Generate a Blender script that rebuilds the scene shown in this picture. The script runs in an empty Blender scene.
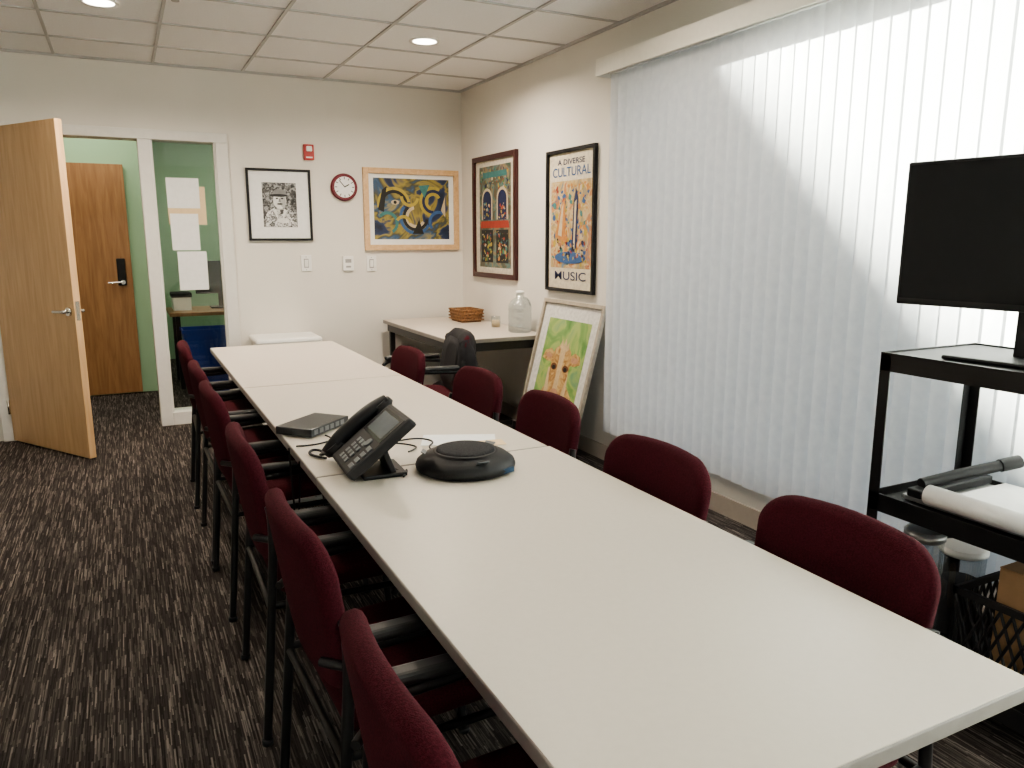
import bpy, bmesh, math, random
from mathutils import Vector, Matrix, Euler
random.seed(7)
S=bpy.context.scene
COL=S.collection
R=math.radians
# ------------------------------------------------------------ materials
def setin(n,k,v):
    if k in n.inputs: n.inputs[k].default_value=v
def newmat(name):
    m=bpy.data.materials.new(name); m.use_nodes=True
    nt=m.node_tree; b=nt.nodes['Principled BSDF']
    return m,nt,b
def mat(name,col,rough=.6,metal=0,noise=.06,nscale=30,bump=0,bscale=200,emit=None,es=0,spec=.5,coord='Object'):
    m,nt,b=newmat(name)
    b.inputs['Roughness'].default_value=rough; b.inputs['Metallic'].default_value=metal
    setin(b,'Specular IOR Level',spec)
    tc=nt.nodes.new('ShaderNodeTexCoord')
    nz=nt.nodes.new('ShaderNodeTexNoise'); nz.inputs['Scale'].default_value=nscale; nz.inputs['Detail'].default_value=3
    nt.links.new(tc.outputs[coord],nz.inputs['Vector'])
    cr=nt.nodes.new('ShaderNodeValToRGB')
    c0=[max(0,c*(1-noise)) for c in col]; c1=[min(1,c*(1+noise)) for c in col]
    cr.color_ramp.elements[0].position=.3; cr.color_ramp.elements[1].position=.7
    cr.color_ramp.elements[0].color=(*c0,1); cr.color_ramp.elements[1].color=(*c1,1)
    nt.links.new(nz.outputs['Fac'],cr.inputs['Fac']); nt.links.new(cr.outputs['Color'],b.inputs['Base Color'])
    if bump:
        n2=nt.nodes.new('ShaderNodeTexNoise'); n2.inputs['Scale'].default_value=bscale; n2.inputs['Detail'].default_value=2
        nt.links.new(tc.outputs[coord],n2.inputs['Vector'])
        bp=nt.nodes.new('ShaderNodeBump'); bp.inputs['Strength'].default_value=bump; bp.inputs['Distance'].default_value=.002
        nt.links.new(n2.outputs['Fac'],bp.inputs['Height']); nt.links.new(bp.outputs['Normal'],b.inputs['Normal'])
    if emit:
        b.inputs['Emission Color'].default_value=(*emit,1); b.inputs['Emission Strength'].default_value=es
    return m
def ramp(nt,stops,interp='LINEAR'):
    cr=nt.nodes.new('ShaderNodeValToRGB'); e=cr.color_ramp.elements
    cr.color_ramp.interpolation=interp
    while len(e)<len(stops): e.new(.5)
    for i,(p,c) in enumerate(stops): e[i].position=p; e[i].color=(*c,1)
    return cr
def wood(name,c0,c1,scale=(14,14,1.2),rough=.38):
    m,nt,b=newmat(name)
    tc=nt.nodes.new('ShaderNodeTexCoord'); mp=nt.nodes.new('ShaderNodeMapping'); mp.inputs['Scale'].default_value=scale
    nz=nt.nodes.new('ShaderNodeTexNoise'); nz.inputs['Scale'].default_value=2.2; nz.inputs['Detail'].default_value=6; nz.inputs['Distortion'].default_value=.8
    nt.links.new(tc.outputs['Object'],mp.inputs['Vector']); nt.links.new(mp.outputs['Vector'],nz.inputs['Vector'])
    cr=ramp(nt,[(.3,c0),(.7,c1)])
    nt.links.new(nz.outputs['Fac'],cr.inputs['Fac']); nt.links.new(cr.outputs['Color'],b.inputs['Base Color'])
    b.inputs['Roughness'].default_value=rough
    return m
def carpet():
    m,nt,b=newmat('carpet_striated')
    N=nt.nodes.new; L=nt.links.new
    tc=N('ShaderNodeTexCoord'); sp=N('ShaderNodeSeparateXYZ'); L(tc.outputs['Object'],sp.inputs[0])
    def math_(op,a,b_=None,c=None):
        n=N('ShaderNodeMath'); n.operation=op
        for i,v in enumerate((a,b_,c)):
            if v is None: continue
            if isinstance(v,(int,float)): n.inputs[i].default_value=v
            else: L(v,n.inputs[i])
        return n.outputs[0]
    def dashes(fx,fy,off):
        col=math_('FLOOR',math_('MULTIPLY_ADD',sp.outputs[0],fx,off))
        w1=N('ShaderNodeTexWhiteNoise'); w1.noise_dimensions='1D'; L(col,w1.inputs['W'])
        row=math_('FLOOR',math_('MULTIPLY_ADD',w1.outputs['Value'],17.0,math_('MULTIPLY',sp.outputs[1],fy)))
        cv=N('ShaderNodeCombineXYZ'); L(col,cv.inputs[0]); L(row,cv.inputs[1])
        w2=N('ShaderNodeTexWhiteNoise'); w2.noise_dimensions='2D'; L(cv.outputs[0],w2.inputs['Vector'])
        return w2.outputs['Value']
    v=math_('ADD',math_('MULTIPLY',dashes(190,7.5,.0),.6),math_('MULTIPLY',dashes(390,15,3.3),.4))
    big=N('ShaderNodeTexNoise'); big.inputs['Scale'].default_value=2.5; L(tc.outputs['Object'],big.inputs['Vector'])
    v=math_('ADD',v,math_('MULTIPLY_ADD',big.outputs['Fac'],.2,-.1))
    cr=ramp(nt,[(.20,(.023,.019,.018)),(.55,(.053,.045,.042)),(.75,(.11,.095,.086)),(.95,(.23,.20,.18))])
    L(v,cr.inputs['Fac']); L(cr.outputs['Color'],b.inputs['Base Color'])
    b.inputs['Roughness'].default_value=.95; setin(b,'Specular IOR Level',.15)
    return m
def slatmat():
    m=bpy.data.materials.new('blind_vinyl'); m.use_nodes=True; nt=m.node_tree
    for n in list(nt.nodes): nt.nodes.remove(n)
    o=nt.nodes.new('ShaderNodeOutputMaterial'); d=nt.nodes.new('ShaderNodeBsdfDiffuse'); t=nt.nodes.new('ShaderNodeBsdfTranslucent'); mx=nt.nodes.new('ShaderNodeMixShader')
    tc=nt.nodes.new('ShaderNodeTexCoord'); nz=nt.nodes.new('ShaderNodeTexNoise'); nz.inputs['Scale'].default_value=25
    nt.links.new(tc.outputs['Object'],nz.inputs['Vector'])
    cr=ramp(nt,[(.3,(.76,.77,.79)),(.7,(.82,.83,.84))]); nt.links.new(nz.outputs['Fac'],cr.inputs['Fac'])
    nt.links.new(cr.outputs['Color'],d.inputs['Color']); nt.links.new(cr.outputs['Color'],t.inputs['Color'])
    mx.inputs[0].default_value=.36
    nt.links.new(d.outputs[0],mx.inputs[1]); nt.links.new(t.outputs[0],mx.inputs[2]); nt.links.new(mx.outputs[0],o.inputs[0])
    return m
def glassmat(name,tint=(1,1,1),refl=.08):
    m=bpy.data.materials.new(name); m.use_nodes=True; nt=m.node_tree
    for n in list(nt.nodes): nt.nodes.remove(n)
    o=nt.nodes.new('ShaderNodeOutputMaterial'); d=nt.nodes.new('ShaderNodeBsdfGlossy'); t=nt.nodes.new('ShaderNodeBsdfTransparent'); mx=nt.nodes.new('ShaderNodeMixShader')
    d.inputs['Roughness'].default_value=.03; t.inputs['Color'].default_value=(*tint,1); mx.inputs[0].default_value=refl
    nt.links.new(t.outputs[0],mx.inputs[1]); nt.links.new(d.outputs[0],mx.inputs[2]); nt.links.new(mx.outputs[0],o.inputs[0])
    return m
def artmat(name,stops,scale=3,dist=4,kind='wave'):
    m,nt,b=newmat(name)
    tc=nt.nodes.new('ShaderNodeTexCoord')
    if kind=='noise':
        w=nt.nodes.new('ShaderNodeTexNoise'); w.inputs['Scale'].default_value=scale; w.inputs['Distortion'].default_value=dist; w.inputs['Detail'].default_value=3; out=w.outputs['Fac']
    else:
        w=nt.nodes.new('ShaderNodeTexVoronoi'); w.inputs['Scale'].default_value=scale
        sp=nt.nodes.new('ShaderNodeSeparateColor'); nt.links.new(w.outputs['Color'],sp.inputs[0]); out=sp.outputs[0]
    nt.links.new(tc.outputs['Object'],w.inputs['Vector'])
    cr=ramp(nt,stops,'CONSTANT' if kind=='vor' else 'LINEAR'); nt.links.new(out,cr.inputs['Fac']); nt.links.new(cr.outputs['Color'],b.inputs['Base Color'])
    b.inputs['Roughness'].default_value=.45
    return m
M={}
M['wall']=mat('wall_paint',(.77,.735,.675),.85,noise=.015,nscale=3,bump=.05,bscale=300)
M['green']=mat('green_paint',(.38,.56,.37),.85,noise=.02,nscale=3)
M['ceil']=mat('ceiling_tile',(.88,.87,.86),.95,noise=.03,nscale=90,bump=.3,bscale=250)
M['tbar']=mat('tbar_metal',(.48,.47,.46),.5,noise=.02)
M['trimw']=mat('trim_white',(.76,.74,.70),.5,noise=.02)
M['base']=mat('baseboard_vinyl',(.52,.46,.40),.55,noise=.03)
M['carpet']=carpet()
M['maple']=wood('maple_veneer',(.60,.38,.20),(.72,.50,.29))
M['brown']=wood('brown_veneer',(.29,.145,.065),(.43,.235,.11))
M['top']=mat('laminate_top',(.59,.53,.46),.40,noise=.015,nscale=60)
M['edge']=mat('laminate_edge',(.30,.28,.26),.5)
M['burg']=mat('burgundy_fabric',(.060,.010,.016),.95,noise=.35,nscale=260,bump=.5,bscale=500,spec=.15)
M['blk']=mat('black_paint_metal',(.012,.012,.013),.38,noise=.1)
M['blkp']=mat('black_plastic',(.015,.015,.017),.5,noise=.1,spec=.35)
M['arm']=mat('armrest_plastic',(.03,.03,.032),.4,noise=.1)
M['gm']=mat('grey_metal',(.42,.42,.42),.35,metal=.6)
M['chrome']=mat('satin_nickel',(.7,.68,.64),.25,metal=1)
M['white']=mat('white_plastic',(.86,.85,.82),.4,noise=.02)
M['paper']=mat('paper_white',(.85,.85,.84),.8,noise=.03)
M['manila']=mat('paper_manila',(.75,.58,.36),.8,noise=.03)
M['red']=mat('red_plastic',(.40,.03,.03),.4)
M['scr']=mat('monitor_screen',(.012,.013,.016),.25,noise=.02,spec=.35)
M['slat']=slatmat()
M['glass']=glassmat('window_glass',(.93,.97,.95),.07)
M['jug']=glassmat('clear_plastic',(.80,.84,.86),.16)
M['blue']=mat('blue_plastic',(.02,.05,.30),.5)
M['wick']=mat('wicker',(.25,.13,.06),.8,noise=.5,nscale=80,bump=.8,bscale=60)
M['dark']=mat('dark_cloth',(.015,.015,.018),.9,noise=.3,bump=.5,bscale=120)
M['card']=mat('cardboard',(.42,.26,.14),.85)
M['keys']=mat('grey_keys',(.16,.17,.18),.5)
M['swt']=mat('switch_metal',(.045,.05,.055),.4,metal=.3)
M['lamp']=mat('lamp_lens',(1,1,1),.5,emit=(1,.90,.75),es=9)
M['occluder']=mat('occluder_grey',(.42,.42,.43),.9,noise=.1)
M['ground']=mat('exterior_ground',(.24,.24,.23),.9,noise=.2,nscale=2)
# ------------------------------------------------------------ geometry helpers
def addobj(name,me,parent=None,m=None):
    o=bpy.data.objects.new(name,me); COL.objects.link(o)
    if m is not None and not me.materials: me.materials.append(m)
    if parent: o.parent=parent
    return o
def empty(name,loc=(0,0,0),rot=(0,0,0)):
    e=bpy.data.objects.new(name,None); COL.objects.link(e); e.location=loc; e.rotation_euler=rot; e.empty_display_size=.05
    return e
def box(name,x0,x1,y0,y1,z0,z1,m,parent=None,bev=0,seg=2,rot=None):
    bm=bmesh.new(); bmesh.ops.create_cube(bm,size=1)
    c=Vector(((x0+x1)/2,(y0+y1)/2,(z0+z1)/2)); s=(abs(x1-x0),abs(y1-y0),abs(z1-z0))
    for v in bm.verts: v.co=Vector((v.co.x*s[0],v.co.y*s[1],v.co.z*s[2]))
    if bev: bmesh.ops.bevel(bm,geom=list(bm.edges),offset=min(bev,min(s)*.48),segments=seg,affect='EDGES',profile=.5)
    me=bpy.data.meshes.new(name); bm.to_mesh(me); bm.free()
    o=addobj(name,me,parent,m); o.location=c
    if rot: o.rotation_euler=rot
    return o
def cyl(name,c,r,h,m,parent=None,axis='Z',r2=None,seg=32,bev=0):
    bm=bmesh.new(); bmesh.ops.create_cone(bm,cap_ends=True,segments=seg,radius1=r,radius2=r if r2 is None else r2,depth=h)
    if bev:
        ed=[e for e in bm.edges if abs(e.verts[0].co.z-e.verts[1].co.z)<1e-6]
        bmesh.ops.bevel(bm,geom=ed,offset=bev,segments=2,affect='EDGES')
    me=bpy.data.meshes.new(name); bm.to_mesh(me); bm.free()
    for f in me.polygons: f.use_smooth=len(f.vertices)==4
    o=addobj(name,me,parent,m); o.location=c
    if axis=='X': o.rotation_euler=(0,R(90),0)
    if axis=='Y': o.rotation_euler=(R(90),0,0)
    return o
def tube(name,pts,r,m,parent=None,smooth=False,cyc=False):
    cu=bpy.data.curves.new(name,'CURVE'); cu.dimensions='3D'; cu.bevel_depth=r; cu.bevel_resolution=3
    if smooth:
        sp=cu.splines.new('NURBS'); sp.points.add(len(pts)-1)
        for i,p in enumerate(pts): sp.points[i].co=(*p,1)
        sp.order_u=3; sp.use_endpoint_u=True; sp.resolution_u=6
    else:
        sp=cu.splines.new('POLY'); sp.points.add(len(pts)-1)
        for i,p in enumerate(pts): sp.points[i].co=(*p,1)
    sp.use_cyclic_u=cyc; cu.use_fill_caps=True
    t=bpy.data.objects.new('tmp',cu); COL.objects.link(t)
    bpy.context.view_layer.update()
    me=bpy.data.meshes.new_from_object(t.evaluated_get(bpy.context.evaluated_depsgraph_get()))
    bpy.data.objects.remove(t); me.name=name
    for f in me.polygons: f.use_smooth=True
    me.materials.clear()
    return addobj(name,me,parent,m)
def lathe(name,prof,c,m,parent=None,seg=40):
    vs=[];fs=[]
    for r,z in prof:
        for i in range(seg):
            a=2*math.pi*i/seg; vs.append((r*math.cos(a),r*math.sin(a),z))
    for j in range(len(prof)-1):
        for i in range(seg):
            k=(i+1)%seg; fs.append((j*seg+i,j*seg+k,(j+1)*seg+k,(j+1)*seg+i))
    me=bpy.data.meshes.new(name); me.from_pydata(vs,[],fs)
    for f in me.polygons: f.use_smooth=True
    o=addobj(name,me,parent,m); o.location=c
    return o
def poly(name,pts,z,m,parent):
    me=bpy.data.meshes.new(name); me.from_pydata([(x,y,z) for x,y in pts],[],[tuple(range(len(pts)))])
    return addobj(name,me,parent,m)
def ell(cx,cy,rx,ry,n=28,a0=0,a1=360):
    return [(cx+rx*math.cos(R(a0+(a1-a0)*i/n)),cy+ry*math.sin(R(a0+(a1-a0)*i/n))) for i in range(n+(0 if a1-a0==360 else 1))]
def doodles(name,x0,x1,y0,y1,n,pal,z,parent,smin=.008,smax=.03,seed=1):
    """many small painted shapes as one mesh, one material slot per colour"""
    rr=random.Random(seed); vs=[];fs=[];mi=[]
    for k in range(n):
        s=rr.uniform(smin,smax); asp=rr.uniform(.35,1); cx=rr.uniform(x0+s,x1-s); cy=rr.uniform(y0+s,y1-s); th=rr.uniform(0,3.14); zz=z+.000012*k
        kind=rr.choice((3,4,5,10)); b=len(vs)
        for i in range(kind):
            a=2*math.pi*i/kind; px=s*math.cos(a); py=s*asp*math.sin(a)
            X=cx+px*math.cos(th)-py*math.sin(th); Y=cy+px*math.sin(th)+py*math.cos(th)
            vs.append((min(x1,max(x0,X)),min(y1,max(y0,Y)),zz))
        fs.append(tuple(range(b,b+kind))); mi.append(rr.randrange(len(pal)))
    me=bpy.data.meshes.new(name); me.from_pydata(vs,[],fs)
    for m in pal: me.materials.append(m)
    for f,i in zip(me.polygons,mi): f.material_index=i
    return addobj(name,me,parent)
def pad(name,w,h,t,cr,m,parent,bend=0,soft=.018,arch=0,taper=0):
    """upholstered pad in local YZ (w along y, h along z, t along x), rounded corners, bent"""
    bm=bmesh.new(); n=10
    pts=[]
    for cy,cz,a in ((w/2-cr,h/2-cr,0),(-w/2+cr,h/2-cr,90),(-w/2+cr,-h/2+cr,180),(w/2-cr,-h/2+cr,270)):
        for i in range(n+1):
            an=R(a+90*i/n); pts.append((cy+cr*math.cos(an),cz+cr*math.sin(an)))
    P=[]
    for i,p in enumerate(pts):
        q=pts[(i+1)%len(pts)]; P.append(p); d=math.hypot(q[0]-p[0],q[1]-p[1]); k=int(d/.04)
        for s in range(1,k): P.append((p[0]+(q[0]-p[0])*s/k,p[1]+(q[1]-p[1])*s/k))
    pts=P
    rings=[]
    prof=[(.0,-.5),(.3,-.49),(.7,-.4),(1,-.18),(1,.18),(.7,.4),(.3,.49),(0,.5)]
    for k,x in prof:
        ins=soft*(1-k)*1.4
        sc=((w-2*ins)/w,(h-2*ins)/h)
        rings.append([bm.verts.new((x*t,p[0]*sc[0],p[1]*sc[1])) for p in pts])
    L=len(pts)
    for a,b in zip(rings[:-1],rings[1:]):
        for i in range(L):
            j=(i+1)%L; bm.faces.new((a[i],a[j],b[j],b[i]))
    for ring,sx in ((rings[0],-.5),(rings[-1],.5)):
        prev=ring
        for f,e in ((.75,.06),(.5,.1),(.25,.12)):
            cur=[bm.verts.new((sx*t*(1+e),p[0]*f,p[1]*f)) for p in pts]
            for i in range(L):
                j=(i+1)%L
                bm.faces.new((prev[i],prev[j],cur[j],cur[i]) if sx>0 else (prev[j],prev[i],cur[i],cur[j]))
            prev=cur
        c=bm.verts.new((sx*t*1.13,0,0))
        for i in range(L):
            j=(i+1)%L; bm.faces.new((prev[i],prev[j],c) if sx>0 else (prev[j],prev[i],c))
    for v in bm.verts:
        v.co.y*=1+taper*(v.co.z/(h/2))
        if v.co.z>0: v.co.z-=arch*(v.co.y/(w/2))**2*(v.co.z/(h/2))
        v.co.x+=bend*(v.co.y**2)
    bmesh.ops.recalc_face_normals(bm,faces=bm.faces)
    me=bpy.data.meshes.new(name); bm.to_mesh(me); bm.free()
    for f in me.polygons: f.use_smooth=True
    return addobj(name,me,parent,m)
# ------------------------------------------------------------ room shell
XR=2.7; YB=6.34; HC=2.64; XL=-2.4; YF=-2.2
box('floor',XL-.1,XR+.12,YF-.1,10.2,-.08,0,M['carpet'])
box('ceiling',XL-.1,XR+.12,YF-.1,YB+.1,HC+.012,HC+.1,M['ceil'])
g=empty('ceiling_grid')
k=0
for i in range(-5,5):
    x=.31+.61*i
    if XL<x<XR: box('tbar_long_%d'%k,x-.009,x+.009,YF,YB,HC+.003,HC+.012,M['tbar'],g); k+=1
for j in range(-14,2):
    y=6.40-.61*(1-j)
    if YF<y<YB: box('tbar_cross_%d'%k,XL,XR,y-.009,y+.009,HC+.004,HC+.012,M['tbar'],g); k+=1
box('ceiling_angle_back',XL,XR,YB-.02,YB,HC-.004,HC+.012,M['tbar'],g)
box('ceiling_angle_right',XR-.02,XR,YF,YB,HC-.004,HC+.012,M['tbar'],g)
# walls
wb=empty('wall_back')
box('panel_left',XL,-.82,YB,YB+.12,0,HC+.1,M['wall'],wb)
box('panel_over',-.82,.78,YB,YB+.12,2.19,HC+.1,M['wall'],wb)
box('panel_right',.78,XR,YB,YB+.12,0,HC+.1,M['wall'],wb)
wr=empty('wall_right')
WY0,WY1,WZ0,WZ1=-1.0,3.86,.30,2.33
box('pier_far',XR,XR+.14,WY1,YB+.12,0,HC+.1,M['wall'],wr)
box('pier_near',XR,XR+.14,YF,WY0,0,HC+.1,M['wall'],wr)
box('below_window',XR,XR+.14,WY0,WY1,0,WZ0,M['wall'],wr)
box('above_window',XR,XR+.14,WY0,WY1,WZ1,HC+.1,M['wall'],wr)
box('wall_left',XL-.12,XL,YF,YB+.12,0,HC+.1,M['wall'])
wf=empty('wall_front')
WX0,WX1=-1.8,-.2
box('panel_low',XL,XR,YF-.12,YF,0,.9,M['wall'],wf); box('panel_high',XL,XR,YF-.12,YF,2.3,HC+.1,M['wall'],wf)
box('panel_l',XL,WX0,YF-.12,YF,.9,2.3,M['wall'],wf); box('panel_r',WX1,XR,YF-.12,YF,.9,2.3,M['wall'],wf)
w2=empty('added_fill_window'); box('glass',WX0,WX1,YF-.07,YF-.06,.9,2.3,M['glass'],w2)  # unseen opening added behind the camera to let in sky fill
for x in (WX0,(WX0+WX1)/2,WX1-.04): box('mullion',x,x+.04,YF-.1,YF-.03,.9,2.3,M['trimw'],w2)
# window 1
w1=empty('window_1')
box('glass',XR+.08,XR+.09,WY0,WY1,WZ0,WZ1,M['glass'],w1)
for y in (WY0,WY1-.03): box('stile',XR+.06,XR+.11,y,y+.03,WZ0,WZ1,M['trimw'],w1)
for z in (WZ0,WZ1-.03): box('rail',XR+.06,XR+.11,WY0,WY1,z,z+.03,M['trimw'],w1)
# baseboards
box('baseboard_right',XR-.012,XR,YF,YB,0,.10,M['base'])
box('baseboard_back',.80,XR-.012,YB-.012,YB,0,.10,M['base'])
box('baseboard_left',XL,XL+.012,YF,YB,0,.10,M['base'])
# door frame with sidelight
df=empty('door_frame')
def fr(n,x0,x1,z0,z1,y0=YB-.035,y1=YB+.14): box(n,x0,x1,y0,y1,z0,z1,M['trimw'],df,bev=.004)
fr('jamb_hinge',-.86,-.77,0,2.19); fr('mullion_post',.165,.25,0,2.12); fr('jamb_right',.69,.78,0,2.12); fr('header',-.77,.78,2.12,2.19)
fr('sidelight_sill',.25,.69,0,.10); 
box('sidelight_glass',.25,.69,YB+.04,YB+.046,.10,2.12,M['glass'],df)
for x0,x1 in ((.25,.262),(.678,.69)): box('glazing_bead',x0,x1,YB-.02,YB+.03,.10,2.12,M['trimw'],df)
# door 1 (open leaf)
dl=Vector((-.26+.765,5.53-6.32)); ang=math.atan2(dl.y,dl.x)
d1=empty('door_1',(-.775,6.30,0),(0,0,ang))
box('leaf',0.0,.925,-.022,.022,.012,2.125,M['maple'],d1,bev=.002)
def lever(par,x,z,side,dirx=-1):
    s=side
    cyl('rose',(x,s*.030,z),.027,.014,M['chrome'],par,axis='Y')
    cyl('spindle',(x,s*.050,z),.010,.04,M['chrome'],par,axis='Y')
    tube('lever',[(x,s*.066,z),(x+dirx*.03,s*.068,z),(x+dirx*.115,s*.062,z-.004)],.010,M['chrome'],par,smooth=True)
for s in (-1,1): lever(d1,.872,.965,s)
box('latch_plate',.9255,.927,-.012,.012,.91,1.03,M['chrome'],d1)
for z in (.25,1.08,1.88): cyl('hinge',(-.005,-.028,z),.009,.10,M['chrome'],d1)
# ------------------------------------------------------------ next room
nr=empty('wall_corridor')
box('green_left',-2.4,.22,7.86,7.96,0,2.6,M['green'],nr)
box('green_side',.16,.26,7.96,9.9,0,2.6,M['green'],nr)
box('green_far',.2,2.8,9.9,10.0,0,2.6,M['green'],nr)
box('corridor_side',XR,XR+.1,6.46,10,0,2.6,M['green'],nr)
box('corridor_end',-2.5,-2.4,6.46,7.96,0,2.6,M['green'],nr)
box('ceiling_corridor',-2.5,2.8,YB+.12,10,2.6,2.68,M['ceil'])
d2=empty('door_2',(-.87,7.83,0))
box('leaf',0,.94,-.02,.02,.012,2.06,M['brown'],d2,bev=.002)
box('lock_body',.82,.89,-.05,-.02,1.0,1.24,M['blkp'],d2,bev=.006)
cyl('lever_rose',(.86,-.06,1.03),.02,.03,M['chrome'],d2,axis='Y'); tube('lever',[(.86,-.075,1.03),(.74,-.075,1.025)],.009,M['chrome'],d2)
dk=empty('office_desk')
box('top',.35,2.1,7.75,8.45,.70,.735,M['brown'],dk,bev=.004)
for x in (.40,2.0):
    for y in (7.82,8.38): box('leg',x,x+.04,y,y+.04,0,.70,M['blk'],dk)
mn=empty('desk_monitor'); box('panel',.62,1.1,8.15,8.19,.88,1.2,M['blkp'],mn,bev=.006); box('stem',.83,.88,8.19,8.22,.75,1.0,M['blkp'],mn); box('foot',.75,.97,8.1,8.3,.735,.75,M['blkp'],mn)
bx=empty('file_box'); box('carton',.40,.56,8.0,8.3,.735,.86,M['white'],bx,bev=.004); box('lid',.39,.57,7.99,8.31,.86,.90,M['dark'],bx,bev=.004)
bn=empty('recycling_bin'); 
bm=bmesh.new(); bmesh.ops.create_cube(bm,size=1)
for v in bm.verts:
    s=1 if v.co.z>0 else .82; v.co=Vector((v.co.x*.40*s,v.co.y*.30*s,v.co.z*.62))
top=[f for f in bm.faces if f.normal.z>.9]; bmesh.ops.delete(bm,geom=top,context='FACES')
bmesh.ops.solidify(bm,geom=list(bm.faces),thickness=.01)
me=bpy.data.meshes.new('bin'); bm.to_mesh(me); bm.free(); o=addobj('tub',me,bn,M['blue']); o.location=(.62,7.35,.31)
box('rim',.41,.83,7.19,7.205,.60,.63,M['blue'],bn); box('rim',.41,.83,7.495,7.51,.60,.63,M['blue'],bn)
nt_=empty('taped_notices')
for x0,x1,z0,z1,mm in ((.335,.60,1.52,1.80,'manila'),(.335,.56,1.64,1.86,'paper'),(.345,.54,1.33,1.60,'paper'),(.375,.58,1.03,1.32,'paper')):
    box('sheet',x0,x1,YB+.030,YB+.032,z0,z1,M[mm],nt_)
    nt_.children[-1].location.y-=.003*len(nt_.children)
# ------------------------------------------------------------ tables
def table(x0,x1,y0,y1,name='conference_table',legm='gm',fixed=False):
    e=empty(name,((x0+x1)/2,(y0+y1)/2,0)); w=(x1-x0)/2; l=(y1-y0)/2
    box('tabletop',-w+.001,w-.001,-l+.001,l-.001,.712,.7395,M['edge'],e,bev=.003)
    box('laminate',-w+.003,w-.003,-l+.003,l-.003,.7385,.741,M['top'],e,bev=.001)
    if fixed:
        for a in ((-w+.03,w-.03,-l+.03,-l+.05),(-w+.03,w-.03,l-.05,l-.03),(-w+.03,-w+.05,-l+.03,l-.03),(w-.05,w-.03,-l+.03,l-.03)): box('apron',*a,.65,.712,M['blk'],e)
        for sx in (-1,1):
            for sy in (-1,1): box('leg',sx*(w-.06)-.02,sx*(w-.06)+.02,sy*(l-.06)-.02,sy*(l-.06)+.02,0,.70,M['blk'],e,bev=.003)
        box('stretcher',-w+.06,w-.06,-l+.05,-l+.07,.10,.13,M['blk'],e)
        return e
    for s in (-1,1):
        y=s*(l-.22)
        box('leg_column',-.035,.035,y-.02,y+.02,.07,.69,M[legm],e,bev=.006)
        box('top_bracket',-w+.12,w-.12,y-.025,y+.025,.685,.712,M[legm],e,bev=.004)
        box('foot',-w+.10,w-.10,y-.03,y+.03,.065,.095,M[legm],e,bev=.01)
        for q in (-1,1):
            box('caster_fork',q*(w-.13)-.015,q*(w-.13)+.015,y-.018,y+.018,.04,.07,M['blkp'],e)
            cyl('caster',(q*(w-.13),y,.03),.03,.022,M['blkp'],e,axis='Y',bev=.004)
    box('modesty_beam',-.02,.02,-l+.22,l-.22,.62,.66,M[legm],e)
    return e
table(.445,1.22,.60,2.145); table(.445,1.215,2.15,3.645); table(.445,1.215,3.65,5.12)
# ------------------------------------------------------------ chairs
def chair(x,y,rz,name='conference_chair',dz=0):
    e=empty(name,(x,y,0),(0,0,rz))
    s=pad('seat',.47,.47,.065,.07,M['burg'],e,soft=.03); s.rotation_euler=(0,R(-92),0); s.location=(.02,0,.455)
    b=pad('backrest',.445,.36,.045,.085,M['burg'],e,bend=.5,soft=.018,arch=.02,taper=.03); b.rotation_euler=(0,R(-9),0); b.location=(-.255,0,.675+dz)
    for q in (-1,1):
        tube('rear_leg',[(-.27,q*.25,0),(-.235,q*.245,.40),(-.215,q*.24,.66),(-.225,q*.235,.70)],.0125,M['blk'],e,smooth=True)
        tube('front_leg',[(.25,q*.255,0),(.215,q*.25,.40),(.19,q*.25,.60),(.16,q*.25,.645),(.05,q*.25,.65),(-.215,q*.24,.635)],.0125,M['blk'],e,smooth=True)
        tube('seat_rail',[(-.235,q*.242,.41),(.212,q*.248,.41)],.010,M['blk'],e)
        box('armrest',-.19,.17,q*.25-.022,q*.25+.022,.652,.678,M['arm'],e,bev=.011,seg=3)
        tube('back_bracket',[(-.22,q*.238,.60),(-.262,q*.19,.60)],.010,M['blk'],e)
        for xx in (-.27,.25): cyl('glide',(xx,q*.253,.008),.016,.016,M['blkp'],e)
    tube('cross_rear',[(-.235,-.242,.40),(-.235,.242,.40)],.010,M['blk'],e)
    tube('cross_front',[(.21,-.248,.40),(.21,.248,.40)],.010,M['blk'],e)
    return e
for y,dx,a in ((.93,.012,0),(1.60,.013,2),(2.31,0.005,-1),(3.12,0,1),(3.70,0,0),(4.48,0,-2)): chair(.525+dx,y,R(a),dz=.012)
for y,dx,a in ((1.06,0,0),(1.69,-.01,1),(2.44,.055,-2),(3.06,.05,1),(3.86,0,0)): chair(1.07+dx,y,R(180+a),dz=-.007)
# ------------------------------------------------------------ objects on table
TZ=.7415
ph=empty('desk_phone',(.530,2.155,TZ),(0,0,R(-3))); ph.scale=(1.17,1.18,1.02)
pb=empty('phone_body',(0,0,.012),(0,R(-42),0)); pb.parent=ph   # local x goes up the slope
def pbx(n,x0,x1,y0,y1,z0,z1,m,bev=.003): return box(n,x0,x1,y0,y1,z0,z1,m,pb,bev=bev)
pbx('housing',0,.215,-.125,.065,-.0,.03,M['blkp'],.008)
pbx('handset_cradle',0,.215,.065,.135,-.0,.022,M['blkp'],.008)
pbx('screen',.115,.200,-.115,.05,.030,.0315,M['scr'],0)
pbx('screen_face',.125,.19,-.10,.035,.0315,.032,mat('phone_lcd',(.07,.08,.095),.2,emit=(.5,.6,.7),es=.03),0)
for i in range(4):
    for j in range(3): pbx('key',.02+.020*i,.034+.020*i,-.035-.024*j+.03,-.018-.024*j+.03,.030,.034,M['keys'],.001)
for i in range(4): pbx('side_key',.02+.020*i,.034+.020*i,-.112,-.085,.030,.034,M['keys'],.001)
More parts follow.
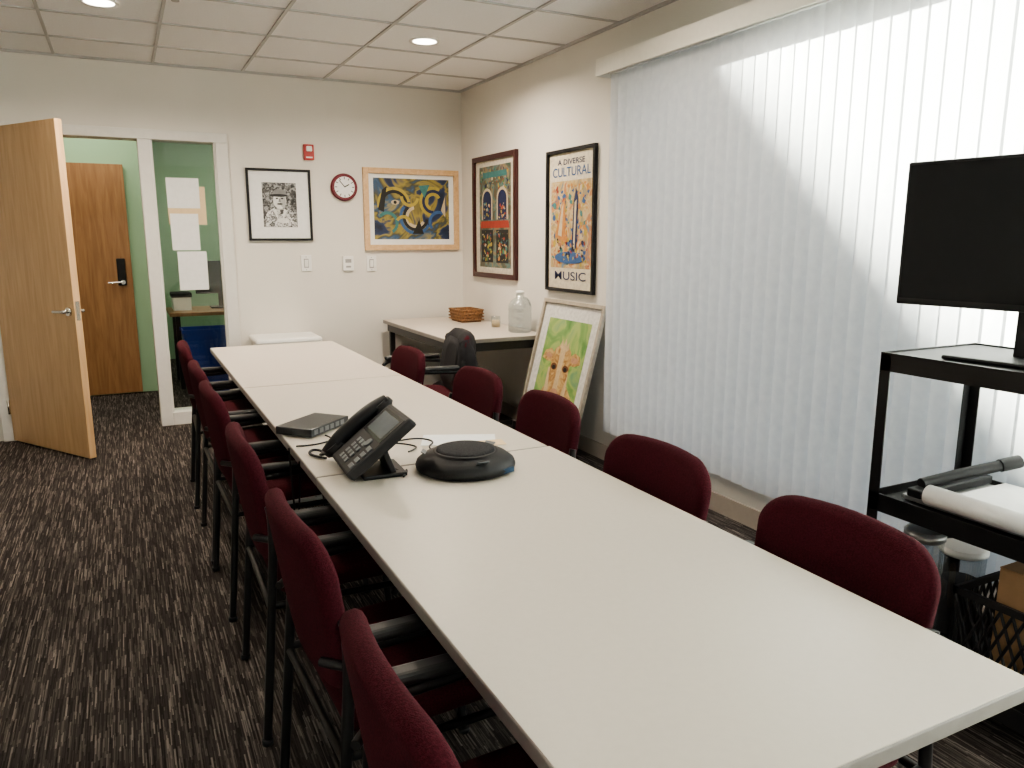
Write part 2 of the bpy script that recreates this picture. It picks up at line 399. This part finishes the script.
cyl('nav_key',(.098,-.06,.032),.012,.005,M['keys'],pb)
tube('handset_grip',[(.0,.10,.026),(.04,.10,.038),(.11,.10,.041),(.18,.10,.038),(.215,.10,.026)],.021,M['blkp'],pb,smooth=True)
for x in (.02,.195): cyl('handset_cap',(x,.10,.026),.032,.03,M['blkp'],pb,bev=.008)
box('stand_foot',.03,.14,-.09,.04,0,.012,M['blkp'],ph,bev=.004)
box('stand_arm',.085,.10,-.08,.03,.0,.115,M['blkp'],ph,bev=.004,rot=(0,R(-18),0))
tube('handset_cord',[(-.0,.11,.03),(-.04,.15,.008),(-.01,.20,.005),(-.04,.24,.005),(-.06,.18,.005),(-.02,.13,.006)],.004,M['blkp'],ph,smooth=True)
tube('network_cable',[(.10,-.03,.02),(.14,-.08,.004),(.12,-.11,.004),(.145,-.07,.004),(.148,-.05,.004)],.0028,M['blkp'],ph,smooth=True)
sw=empty('network_switch',(.565,2.72,TZ),(0,0,R(42)))
box('case',-.115,.115,-.075,.075,.003,.032,M['swt'],sw,bev=.003)
for i in range(6): box('port',-.10+.032*i,-.078+.032*i,-.0765,-.075,.010,.026,M['keys'],sw)
for i in range(6): box('label_dot',-.09+.03*i,-.085+.03*i,-.06,-.055,.032,.0325,M['keys'],sw)
sp=empty('conference_speakerphone',(.870,2.04,TZ),(0,0,R(15)))
lathe('base',[(0,0),(.135,0),(.147,.006),(.150,.016),(.146,.028),(.125,.044),(.095,.052),(.090,.056),(0,.056)],(0,0,0),M['blkp'],sp,seg=8*6)
lathe('speaker_grille',[(0,.0645),(.078,.0645),(.086,.060),(.088,.055)],(0,0,0),mat('grille_mesh',(.035,.035,.038),.8,noise=.6,nscale=400,bump=1,bscale=500,spec=.2),sp)
lathe('ring',[(.088,.056),(.092,.060),(.097,.056)],(0,0,0),M['blkp'],sp)
for k in range(3):
    a=R(120*k-105); box('touch_pad',-.018,.018,-.012,.012,.0,.002,M['keys'],sp,rot=(R(-32) ,0,a+R(90))).location=(.122*math.cos(a),.122*math.sin(a),.046)
box('port_block',-.02,.02,-.004,.004,.006,.020,mat('port_blue',(.02,.06,.12),.5),sp).location=(.045,-.142,.016)
cb=empty('table_cables')
def cable(pts,r=.0028): tube('cable',[(x,y,TZ+z) for x,y,z in pts],r,M['blkp'],cb,smooth=True)
cable([(.70,2.50,.004),(.73,2.42,.004),(.80,2.36,.004),(.82,2.30,.004),(.77,2.27,.004)])
cable([(.86,2.21,.004),(.83,2.28,.004),(.90,2.36,.004),(.84,2.44,.004),(.74,2.40,.004)])
cable([(.58,2.60,.004),(.60,2.54,.004),(.55,2.50,.004),(.50,2.49,.004),(.46,2.50,.004)])
pc=empty('power_cord'); tube('cord',[(.437,2.50,.742),(.436,2.48,.65),(.432,2.42,.50),(.437,2.36,.58),(.436,2.33,.742)],.003,M['blkp'],pc,smooth=True)
pp=empty('loose_papers',(.99,2.34,TZ),(0,0,R(-24)))
box('sheet',-.14,.11,-.07,.07,0,.0015,M['paper'],pp); box('envelope',.0,.14,-.085,-.02,.0015,.003,M['manila'],pp,rot=(0,0,R(14)))
# ------------------------------------------------------------ side table & stuff
table(1.925,2.685,4.75,6.26,'side_table','blk',fixed=True)
bk=empty('wicker_basket',(2.52,5.86,.7415))
def basket(x,y):
    bm=bmesh.new(); bmesh.ops.create_cube(bm,size=1)
    for v in bm.verts:
        s=1 if v.co.z>0 else .85; v.co=Vector((v.co.x*.20*s,v.co.y*.26*s,v.co.z*.10+.05))
    bmesh.ops.delete(bm,geom=[f for f in bm.faces if f.normal.z>.9],context='FACES'); bmesh.ops.solidify(bm,geom=list(bm.faces),thickness=.01)
    me=bpy.data.meshes.new('b'); bm.to_mesh(me); bm.free(); return addobj('body',me,bk,M['wick'])
basket(0,0)
for z in (.02,.045,.07,.098): tube('weave',[(-.10,-.13,z),(.10,-.13,z),(.10,.13,z),(-.10,.13,z)],.006,M['wick'],bk,cyc=True)
jg=empty('water_jug',(2.57,4.98,.7415))
lathe('bottle',[(0,0),(.075,0),(.085,.01),(.085,.06),(.080,.07),(.085,.08),(.085,.14),(.080,.15),(.085,.16),(.083,.20),(.06,.235),(.03,.25),(.028,.28),(0,.28)],(0,0,0),M['jug'],jg)
cyl('cap',(0,0,.29),.03,.025,M['white'],jg,bev=.004)
tube('handle',[(.03,0,.25),(.075,0,.25),(.085,0,.19)],.007,M['jug'],jg,smooth=True)
cn=empty('candle_jar',(2.55,5.35,.7415)); lathe('jar',[(0,0),(.035,0),(.035,.08),(.03,.085)],(0,0,0),M['jug'],cn); cyl('wax',(0,0,.028),.031,.05,M['manila'],cn)
bg_=empty('duffel_bag'); b_=pad('bag_body',.70,.30,.34,.10,M['dark'],bg_,soft=.06); b_.location=(2.28,5.40,.155); tube('bag_strap',[(2.28,5.15,.29),(2.28,5.25,.38),(2.28,5.55,.38),(2.28,5.65,.29)],.012,M['blkp'],bg_,smooth=True)
# chair with jacket
c=chair(1.58,4.42,R(172),'chair_with_jacket')
j=pad('jacket_body',.49,.40,.11,.14,M['dark'],c,bend=.5,soft=.05,taper=-.08); j.location=(-.264,0,.660); j.rotation_euler=(0,R(-8),0)
for q in (-1,1): tube('jacket_sleeve',[(-.25,q*.17,.80),(-.27,q*.24,.70),(-.27,q*.26,.52),(-.24,q*.25,.38)],.040,M['dark'],c,smooth=True)
wc=empty('white_cabinet'); box('body',.86,1.32,5.95,6.32,0,.62,M['white'],wc,bev=.015,seg=3); box('lid',.84,1.34,5.93,6.325,.62,.67,M['white'],wc,bev=.022,seg=3); box('handle',1.0,1.18,5.935,5.95,.5,.52,M['gm'],wc)
# ------------------------------------------------------------ pictures
def framed(name,loc,rot,w,h,fw,fm,matm,depth=.025):
    e=empty(name,loc,rot)
    for n,a in (('frame_left',(-w/2,-w/2+fw,-h/2,h/2)),('frame_right',(w/2-fw,w/2,-h/2,h/2)),('frame_top',(-w/2+fw,w/2-fw,h/2-fw,h/2)),('frame_bottom',(-w/2+fw,w/2-fw,-h/2,-h/2+fw))):
        box(n,*a,0.002,depth,fm,e,bev=.002)
    box('mat_board',-w/2+fw,w/2-fw,-h/2+fw,h/2-fw,.002,.010,matm,e)
    return e
RB=(R(90),0,0); RR=(R(90),0,R(-90))
Z=.0108
def C(n,c,r=.6): return mat(n,c,r,noise=.12,nscale=40)
ink=C('ink_black',(.02,.02,.02)); pgrey=C('ink_grey',(.22,.22,.22)); pmid=C('ink_mid',(.42,.42,.41)); pw=C('print_white',(.72,.72,.70))
f1=framed('framed_portrait_print',(1.142,YB,1.675),RB,.49,.55,.018,M['blkp'],M['paper'])
poly('print_ground',[(-.13,-.17),(.13,-.17),(.13,.17),(-.13,.17)],Z,artmat('engraving',[(.35,(.02,.02,.02)),(.5,(.10,.10,.10)),(.6,(.35,.35,.35)),(1,(.5,.5,.5))],45,1,'noise'),f1)
poly('print_torso',[(-.12,-.168),(-.115,-.09),(-.09,-.045),(-.04,-.02),(.04,-.02),(.095,-.045),(.12,-.10),(.125,-.168)],Z+.0004,artmat('engraving2',[(.38,(.7,.7,.7)),(.5,(.5,.5,.5)),(.55,(.08,.08,.08)),(.7,(.05,.05,.05))],55,1,'noise'),f1)
poly('print_neck',[(-.025,-.035),(.025,-.035),(.022,.01),(-.022,.01)],Z+.0006,pmid,f1)
poly('print_face',ell(0,.035,.050,.065),Z+.0008,pw,f1)
poly('print_cheek',ell(.024,.03,.022,.050),Z+.001,pmid,f1)
poly('print_cap',ell(0,.07,.058,.054,14,0,180),Z+.0012,pgrey,f1); poly('print_brim',ell(-.005,.073,.070,.011),Z+.0014,ink,f1)
poly('print_moustache',ell(0,.008,.022,.007),Z+.0014,ink,f1); poly('print_nose',[(-.005,.05),(.005,.05),(.011,.022),(-.011,.022)],Z+.0015,pgrey,f1)
for q in (-1,1): poly('print_eye',ell(q*.020,.050,.010,.006,10),Z+.0014,ink,f1); poly('lapel',[(q*.03,-.03),(q*.055,-.04),(q*.01,-.13)],Z+.0007,pw,f1)
poly('hands',ell(.02,-.12,.05,.02),Z+.0009,pw,f1)
f2=framed('framed_abstract_painting',(2.235,YB,1.655),RB,.845,.67,.045,M['maple'],M['paper'],.03)
abs_=[(.3,(.012,.014,.022)),(.42,(.03,.05,.12)),(.47,(.34,.27,.07)),(.53,(.08,.08,.05)),(.58,(.04,.10,.20)),(.64,(.30,.26,.13)),(.75,(.02,.02,.02))]
poly('canvas',[(-.335,-.245),(.335,-.245),(.335,.255),(-.335,.255)],Z,artmat('abstract_bg',abs_,3.5,1.2,'noise'),f2)
yel=C('paint_yellow',(.44,.34,.07)); blu=C('paint_blue',(.05,.12,.28)); teal=C('paint_teal',(.06,.20,.20)); redp=C('paint_red',(.36,.06,.04)); grn=C('paint_green',(.12,.22,.08)); cream=C('paint_cream',(.55,.46,.32)); oran=C('paint_orange',(.52,.24,.08)); navy=C('paint_navy',(.02,.03,.09))
def arcband(e,cx,cy,r0,r1,a0,a1,z,m,n='arc'):
    o=ell(cx,cy,r1,r1,16,a0,a1); i=ell(cx,cy,r0,r0,16,a0,a1)
    me=bpy.data.meshes.new(n); me.from_pydata([(x,y,z) for x,y in o+i],[],[(k,k+1,18+k,17+k) for k in range(16)]); return addobj(n,me,e,m)
zz=Z+.0004
for cx,cy,r,a0,a1,m_ in ((-.16,.04,.14,10,190,yel),(-.16,.04,.115,10,200,ink),(.03,-.06,.14,140,330,blu),(.03,-.06,.11,130,350,ink),(.03,-.06,.085,100,330,cream),(.19,.07,.12,60,260,yel),(.19,.07,.095,50,270,navy),(.19,.07,.07,30,250,yel),(-.22,-.11,.09,-60,140,teal),(-.02,.11,.08,180,350,yel),(-.08,-.12,.07,10,150,yel),(.24,-.10,.09,60,220,blu)):
    arcband(f2,cx,cy,r-.020,r+.006,a0,a1,zz,m_); zz+=.00008
poly('eye_white',ell(-.15,.06,.035,.02),zz,cream,f2); poly('eye_pupil',ell(-.15,.06,.014,.014),zz+.0001,ink,f2)
poly('shape',[(-.30,.0),(-.26,.16),(-.22,.19),(-.25,-.02)],zz,ink,f2); poly('shape',[(.06,.2),(.11,.10),(.16,.21)],zz,teal,f2); poly('shape',[(.0,-.2),(.06,-.08),(.10,-.2)],zz,ink,f2); poly('shape',[(.26,.0),(.30,-.06),(.30,.12)],zz,cream,f2)
dred=C('frame_oxblood',(.05,.010,.010),.35)
f3=framed('framed_cafe_poster',(XR,5.655,1.585),RR,.80,.97,.04,dred,C('poster_cream',(.62,.57,.47)),.03)
poly('poster_art',[(-.29,-.40),(.29,-.40),(.29,.40),(-.29,.40)],Z,artmat('poster_mosaic',[(.35,(.05,.10,.07)),(.45,(.14,.10,.06)),(.52,(.10,.20,.19)),(.6,(.30,.22,.11)),(.7,(.08,.07,.12))],9,1,'noise'),f3)
doodles('facade_detail',-.28,.28,.20,.39,90,[teal,cream,navy,redp,grn,yel],Z+.0003,f3,.006,.022,seed=3)
poly('sign_band',[(-.22,.31),(.22,.31),(.22,.355),(-.22,.355)],Z+.0016,teal,f3)
for q in (-.14,.14):
    poly('arch',[(q-.10,-.02)]+[(q+.10,-.02)]+ell(q,.14,.10,.09,12,0,180),Z+.0017,cream,f3); poly('arch_in',[(q-.078,-.02)]+[(q+.078,-.02)]+ell(q,.14,.078,.068,12,0,180),Z+.0018,navy,f3)
    doodles('arch_people',q-.07,q+.07,-.02,.13,30,[yel,oran,teal,cream,redp,ink],Z+.0019,f3,.006,.018,seed=int(5+q*50))
    poly('window_low',[(q-.11,-.36),(q+.11,-.36),(q+.11,-.10),(q-.11,-.10)],Z+.0017,ink,f3)
    doodles('cafe_crowd',q-.105,q+.105,-.355,-.105,80,[teal,cream,navy,redp,grn,oran,yel,ink],Z+.0018,f3,.006,.022,seed=int(9+q*50))
poly('awning',[(-.27,-.085),(.27,-.085),(.25,-.03),(-.25,-.03)],Z+.0030,redp,f3)
f4=framed('framed_cultural_poster',(XR,4.48,1.53),RR,.62,.94,.022,M['blkp'],C('poster_offwhite',(.66,.60,.47)),.03)
def txt(s,x,y,size,m,par,z=Z+.0012,sx=1):
    cu=bpy.data.curves.new('lettering','FONT'); cu.body=s; cu.size=size; cu.align_x='CENTER'; cu.align_y='CENTER'; cu.offset=.0006
    o=bpy.data.objects.new('lettering',cu); COL.objects.link(o); cu.materials.append(m); o.parent=par; o.location=(x,y,z); o.scale=(sx,1,1)
    return o
txt('A DIVERSE',0,.385,.050,navy,f4,sx=1.5); txt('CULTURAL',0,.32,.085,blu,f4,sx=1.15); txt('MUSIC',0,-.365,.080,navy,f4,sx=1.8)
poly('poster_picture',[(-.26,-.31),(.26,-.31),(.26,.265),(-.26,.265)],Z,artmat('poster_scene',[(.3,(.07,.20,.34)),(.42,(.48,.33,.12)),(.5,(.56,.46,.28)),(.58,(.50,.20,.07)),(.7,(.10,.25,.34))],7,1.5,'noise'),f4)
doodles('poster_detail',-.25,.25,-.30,.255,200,[blu,cream,yel,oran,blu,redp,teal,oran,cream],Z+.0003,f4,.006,.028,seed=21)
poly('tower',[(.02,-.2),(.08,-.2),(.10,.15),(.07,.22),(.04,.12)],Z+.0030,navy,f4); poly('tower_light',[(.04,-.18),(.06,-.18),(.08,.14),(.055,.12)],Z+.0031,cream,f4); poly('sail',[(-.2,-.1),(-.06,-.14),(-.07,.16),(-.12,.1)],Z+.0030,oran,f4); poly('sail_stripe',[(-.16,-.09),(-.11,-.10),(-.09,.12),(-.11,.09)],Z+.0031,cream,f4)
poly('wave',ell(.0,-.24,.20,.040),Z+.0032,blu,f4); doodles('figures',-.20,.20,-.27,-.10,45,[ink,cream,yel,redp,navy],Z+.0033,f4,.006,.02,seed=4)
# leaning animal painting
al=R(14.5)
f5=framed('framed_animal_painting',(2.41,4.355,0.004),(R(90)-al,0,R(-90)),.77,1.03,.026,C('frame_champagne',(.40,.35,.28),.35),C('mat_grey',(.66,.65,.62)),.028)
for ch in f5.children: ch.location.y+=.515
Y0=.515
def p5(n,pts,z,m): poly(n,[(x*1.08,y*1.08+Y0) for x,y in pts],Z+z,m,f5)
p5('canvas_green',[(-.25,-.36),(.25,-.36),(.25,.36),(-.25,.36)],0,artmat('painted_green',[(.3,(.10,.24,.07)),(.45,(.20,.36,.11)),(.55,(.36,.46,.15)),(.7,(.18,.34,.18))],6,1,'noise'))
furm=artmat('painted_fur',[(.35,(.34,.18,.07)),(.5,(.50,.30,.12)),(.65,(.60,.43,.20))],14,2,'noise')
pink=C('paint_pink',(.50,.28,.18)); lt=C('paint_light',(.58,.44,.26)); br=C('paint_brown',(.16,.07,.04))
p5('body',[(-.24,-.36),(-.22,-.20),(-.14,-.08),(.10,-.02),(.20,-.10),(.25,-.36)],.0004,furm)
p5('neck',[(-.13,-.3),(-.13,.05),(.11,.05),(.15,-.3)],.0007,lt)
p5('ear_l',[(-.09,.14),(-.14,.17),(-.21,.15),(-.23,.10),(-.16,.085),(-.09,.09)],.0009,furm); p5('ear_r',[(.09,.14),(.14,.17),(.20,.155),(.22,.11),(.16,.09),(.09,.09)],.0009,furm)
p5('ear_in_l',ell(-.155,.122,.04,.018),.0010,pink); p5('ear_in_r',ell(.15,.126,.04,.018),.0010,pink)
p5('head',[(-.095,.17),(-.115,.10),(-.105,.0),(-.08,-.09),(-.075,-.15),(-.04,-.19),(.04,-.19),(.075,-.15),(.08,-.09),(.105,.0),(.115,.10),(.095,.17),(.04,.205),(-.04,.205)],.0012,furm)
p5('blaze',[(-.03,.17),(-.022,.0),(-.03,-.09),(.03,-.09),(.022,.0),(.03,.17)],.0015,lt); p5('muzzle',ell(0,-.125,.060,.055),.0016,pink)
p5('mouth',[(-.035,-.15),(0,-.160),(.035,-.15),(0,-.170)],.0019,br); p5('brow_shadow',ell(-.068,.062,.034,.022),.0017,br); p5('brow_shadow',ell(.068,.062,.034,.022),.0017,br)
for q in (-1,1): p5('eye',ell(q*.068,.058,.018,.013),.0018,ink); p5('nostril',ell(q*.026,-.108,.012,.008),.0019,br)
p5('tuft',[(-.05,.19),(-.03,.24),(-.01,.20),(.01,.25),(.03,.20),(.05,.23),(.06,.18),(0,.15)],.0017,lt)
# ------------------------------------------------------------ wall devices
ck=empty('wall_clock',(1.655,YB,1.825),RB)
cyl('rim',(0,0,.018),.108,.036,C('clock_rim',(.16,.014,.024),.3),ck,bev=.008); cyl('dial',(0,0,.0365),.083,.002,M['paper'],ck)
for k in range(12):
    a=R(30*k); box('tick',-.003,.003,-.009,.009,.0375,.0385,ink,ck,rot=(0,0,-a)).location=(.070*math.sin(a),.070*math.cos(a),.038)
box('hour_hand',-.004,.004,0,.045,.0385,.0395,ink,ck,rot=(0,0,R(-60))).location=(.018,.011,.039)
box('minute_hand',-.003,.003,0,.07,.0395,.0405,ink,ck,rot=(0,0,R(40))).location=(-.02,.025,.040)
st=empty('fire_alarm_strobe',(1.385,YB,2.085),RB); box('plate',-.04,.04,-.06,.06,0,.03,M['red'],st,bev=.006); box('lens',-.022,.022,.005,.045,.03,.045,M['white'],st,bev=.006); box('label',-.025,.025,-.045,-.035,.03,.031,M['paper'],st)
sock=mat('switch_slot',(.36,.35,.34),.5)
def switch(x,z,name='light_switch'):
    e=empty(name,(x,YB,z),RB); box('plate',-.042,.042,-.065,.065,0,.011,M['white'],e,bev=.003); box('recess',-.019,.019,-.036,.036,.011,.0115,sock,e); box('toggle',-.014,.014,-.028,.028,.011,.017,M['white'],e,bev=.002,rot=(R(5),0,0)); 
    for q in (-1,1): cyl('screw',(0,q*.050,.0115),.004,.002,M['gm'],e)
    return e
switch(1.325,1.22); switch(1.865,1.21)
th=empty('thermostat',(1.665,YB,1.215),RB); box('case',-.045,.045,-.06,.06,0,.025,M['white'],th,bev=.006); box('display',-.025,.025,.005,.035,.025,.026,sock,th); box('button_bar',-.02,.02,-.035,-.02,.025,.027,sock,th)
# ------------------------------------------------------------ ceiling fittings
def recessed(x,y,P):
    e=empty('recessed_downlight',(x,y,HC+.008))
    lathe('trim_ring',[(.075,-.001),(.098,-.006),(.100,-.001),(.100,.012)],(0,0,0),M['white'],e)
    cyl('lens',(0,0,.001),.078,.004,M['lamp'],e)
    l=bpy.data.lights.new('downlight','AREA'); l.shape='DISK'; l.size=.15; l.energy=P; l.color=(1,.86,.70); l.spread=R(160)
    o=bpy.data.objects.new('downlight_lamp',l); COL.objects.link(o); o.parent=e; o.location=(0,0,-.012)
for x in (0.005,1.835):
    for y,P in ((4.885,33),(3.055,11)): recessed(x,y,P)
sk=empty('ceiling_sprinkler_cover',(.36,4.62,HC+.010)); cyl('plate',(0,0,-.004),.045,.008,M['white'],sk,bev=.003); cyl('cup',(0,0,-.012),.02,.012,M['gm'],sk)
# ------------------------------------------------------------ vertical blinds
vb=empty('vertical_blinds')
def slats():
    vs=[];fs=[]; y=3.86; pitch=.0765; w=.118; n=10
    while y>-1.05:
        a=R(-28)+R(random.uniform(-2.5,2.5)); zb=.235+random.uniform(-.006,.006); zt=2.345
        base=len(vs)
        for zz in (zb,zt):
            for i in range(n+1):
                t=(i/n-.5)*w; bow=.025*(1-(2*i/n-1)**2)
                vs.append((2.635+t*math.sin(a)-bow*math.cos(a), y+t*math.cos(a)+bow*math.sin(a), zz))
        for i in range(n): fs.append((base+i,base+i+1,base+n+2+i,base+n+1+i))
        y-=pitch
    me=bpy.data.meshes.new('slats'); me.from_pydata(vs,[],fs)
    for f in me.polygons: f.use_smooth=True
    return addobj('slats',me,vb,M['slat'])
slats()
box('headrail',2.60,2.65,-1.1,3.92,2.35,2.385,M['white'],vb)
box('valance_front',2.545,2.552,-1.15,3.98,2.34,2.435,mat('valance_vinyl',(.86,.82,.74),.5,noise=.02),vb)
box('valance_return',2.55,2.70,3.973,3.98,2.34,2.435,M['trimw'],vb)
box('valance_top',2.55,2.70,-1.15,3.975,2.428,2.435,M['trimw'],vb)
# ------------------------------------------------------------ AV cart
ct=empty('av_cart'); cx0,cx1,cy0,cy1=2.06,2.52,.93,1.57
for x,sx in ((cx0,1),(cx1,-1)):
    for y,sy in ((cy0,1),(cy1,-1)):
        box('post',x,x+sx*.036,y,y+sy*.004,.10,1.07,M['blk'],ct); box('post_flange',x,x+sx*.004,y,y+sy*.036,.10,1.07,M['blk'],ct)
        cyl('caster',(x+sx*.03,y+sy*.03,.045),.045,.026,M['blkp'],ct,axis='Y',bev=.005); box('caster_fork',x+sx*.012,x+sx*.048,y+sy*.012,y+sy*.048,.07,.10,M['gm'],ct)
for z in (.13,.60,1.045):
    box('shelf',cx0+.005,cx1-.005,cy0+.005,cy1-.005,z,z+.006,M['blk'],ct)
    for a in ((cx0,cx0+.005,cy0,cy1),(cx1-.005,cx1,cy0,cy1),(cx0,cx1,cy0,cy0+.005),(cx0,cx1,cy1-.005,cy1)): box('shelf_lip',*a,z-.025,z+.032,M['blk'],ct)
box('top_mat',cx0+.006,cx1-.006,cy0+.006,cy1-.006,1.051,1.072,M['blkp'],ct,bev=.003)
tv=empty('flat_monitor',(2.23,1.255,-.018),(0,0,R(7)))
box('panel',-.012,.02,-.37,.37,1.235,1.665,M['blkp'],tv,bev=.005); box('screen',-.0135,-.012,-.36,.36,1.255,1.655,M['scr'],tv)
box('rear_bulge',.02,.055,-.22,.22,1.30,1.58,M['blkp'],tv,bev=.015)
box('neck',.03,.055,-.035,.035,1.095,1.40,M['blkp'],tv,bev=.004); box('base',-.10,.13,-.17,.17,1.0905,1.104,M['blkp'],tv,bev=.006)
tube('power_cable',[(.05,.0,1.35),(.10,.05,1.2),(.12,.0,1.12),(.15,-.05,1.107)],.004,M['blkp'],tv,smooth=True)
# trimmer + paper roll on mid shelf
pt=empty('paper_trimmer',(2.31,1.25,.606))
box('board',-.17,.17,-.22,.26,.006,.022,M['gm'],pt,bev=.003)
for x in (-.15,.15):
    for y in (-.2,.23): cyl('foot',(x,y,.004),.012,.008,M['blkp'],pt)
for k in range(4): box('paper_stack',-.14+.01*k,.15-.008*k,-.20+.006*k,.15-.01*k,.022+.008*k,.029+.008*k,M['paper'],pt)
box('rail',-.18,.18,.19,.24,.022,.050,M['blkp'],pt,bev=.006)
tube('cutter_arm',[(-.14,.22,.060),(.0,.19,.080),(.17,.12,.115)],.018,M['blkp'],pt); tube('arm_grip',[(.12,.14,.105),(.18,.115,.118)],.021,M['blkp'],pt)
pr=empty('paper_roll',(2.105,1.17,.663)); cyl('roll',(0,0,0),.030,.46,M['paper'],pr,axis='Y'); cyl('core',(0,0,0),.014,.464,M['card'],pr,axis='Y')
# lower shelf things
cr_=empty('milk_crate',(2.27,1.12,.137))
for z in (0,.26): 
    for a in ((-.17,-.16,-.17,.17),(.16,.17,-.17,.17),(-.17,.17,-.17,-.16),(-.17,.17,.16,.17)): box('rim',*a,z,z+.022,M['blkp'],cr_)
box('floor_panel',-.165,.165,-.165,.165,.002,.008,M['blkp'],cr_)
for i in range(11):
    t=-.165+.033*i
    for ax,sg in ((0,-.165),(0,.165),(1,-.165),(1,.165)):
        t2=max(-.165,min(.165,t+.1)); t3=max(-.165,min(.165,t-.1))
        P=(lambda s,ax=ax,sg=sg: (sg,s) if ax==0 else (s,sg))
        tube('lattice',[(*P(t),.01),(*P(t2),.26)],.0045,M['blkp'],cr_); tube('lattice',[(*P(t),.01),(*P(t3),.26)],.0045,M['blkp'],cr_)
fc=empty('food_container',(2.17,1.44,.137)); lathe('tub',[(0,0),(.05,0),(.055,.15),(.056,.36)],(0,0,0),M['jug'],fc); cyl('lid',(0,0,.375),.060,.035,M['gm'],fc,bev=.006); cyl('contents',(0,0,.10),.048,.18,M['card'],fc)
fc2=empty('food_container',(2.36,1.43,.137)); lathe('tub',[(0,0),(.06,0),(.065,.15),(.068,.28)],(0,0,0),M['jug'],fc2); cyl('lid',(0,0,.29),.072,.025,M['white'],fc2,bev=.006); cyl('contents',(0,0,.10),.055,.18,M['dark'],fc2)
bb=empty('cardboard_box',(2.27,1.10,.147)); box('carton',-.11,.13,-.13,.10,0,.35,M['card'],bb,bev=.003); box('flap',-.11,.0,-.13,.10,.35,.354,M['card'],bb); box('tape',-.002,.012,-.131,.101,.20,.3515,M['manila'],bb)
# ------------------------------------------------------------ exterior
gd=box('ground_outside',-30,40,-30,40,-.6,-.5,M['ground'])
ex=empty('sun_occluder')  # unseen block added outside, sloped to cast the diagonal shade edge on the blinds
def prism():
    X=12.6
    pts=[(-5.9,-.5),(-5.9,.32),(.07,6.11),(4.0,9.92),(9,9.5),(12,7),(12,-.5)]
    n=len(pts); vs=[(X,y,z) for y,z in pts]+[(X+3,y,z) for y,z in pts]
    fs=[tuple(range(n)),tuple(range(2*n-1,n-1,-1))]+[(i,i+n,(i+1)%n+n,(i+1)%n) for i in range(n)]
    me=bpy.data.meshes.new('occluder_prism'); me.from_pydata(vs,[],fs); return addobj('occluder_prism',me,ex,M['occluder'])
prism()
# ------------------------------------------------------------ lights
w=bpy.data.worlds.new('sky'); S.world=w; w.use_nodes=True; nt=w.node_tree; bg=nt.nodes['Background']
bg.inputs[0].default_value=(.69,.80,1,1); bg.inputs[1].default_value=2.2
sl=bpy.data.lights.new('sun','SUN'); sl.energy=105; sl.angle=R(1.6); sl.color=(1,.94,.84)
so=bpy.data.objects.new('sun',sl); COL.objects.link(so); so.rotation_euler=Vector((.9,-.25,.35)).to_track_quat('Z','Y').to_euler()
hl=bpy.data.lights.new('office_light','AREA'); hl.size=1.2; hl.energy=16; hl.color=(1,.93,.8)
ho=bpy.data.objects.new('corridor_ceiling_light',hl); COL.objects.link(ho); ho.location=(-.3,7.1,2.58)
hl2=bpy.data.lights.new('office_light2','AREA'); hl2.size=1.0; hl2.energy=16; hl2.color=(1,.95,.85)
ho2=bpy.data.objects.new('office_ceiling_light',hl2); COL.objects.link(ho2); ho2.location=(1.4,8.6,2.58)
# ------------------------------------------------------------ camera
cam=bpy.data.cameras.new('camera'); cam.sensor_width=36; cam.lens=36*765/1024; cam.clip_start=.02
co=bpy.data.objects.new('camera',cam); COL.objects.link(co); co.location=(0,0,1.42); co.rotation_euler=(R(90-10.8),0,R(-26.7))
S.camera=co
S.view_settings.view_transform='AgX'
try: S.view_settings.look='AgX - Medium High Contrast'
except Exception: pass
S.view_settings.exposure=.1
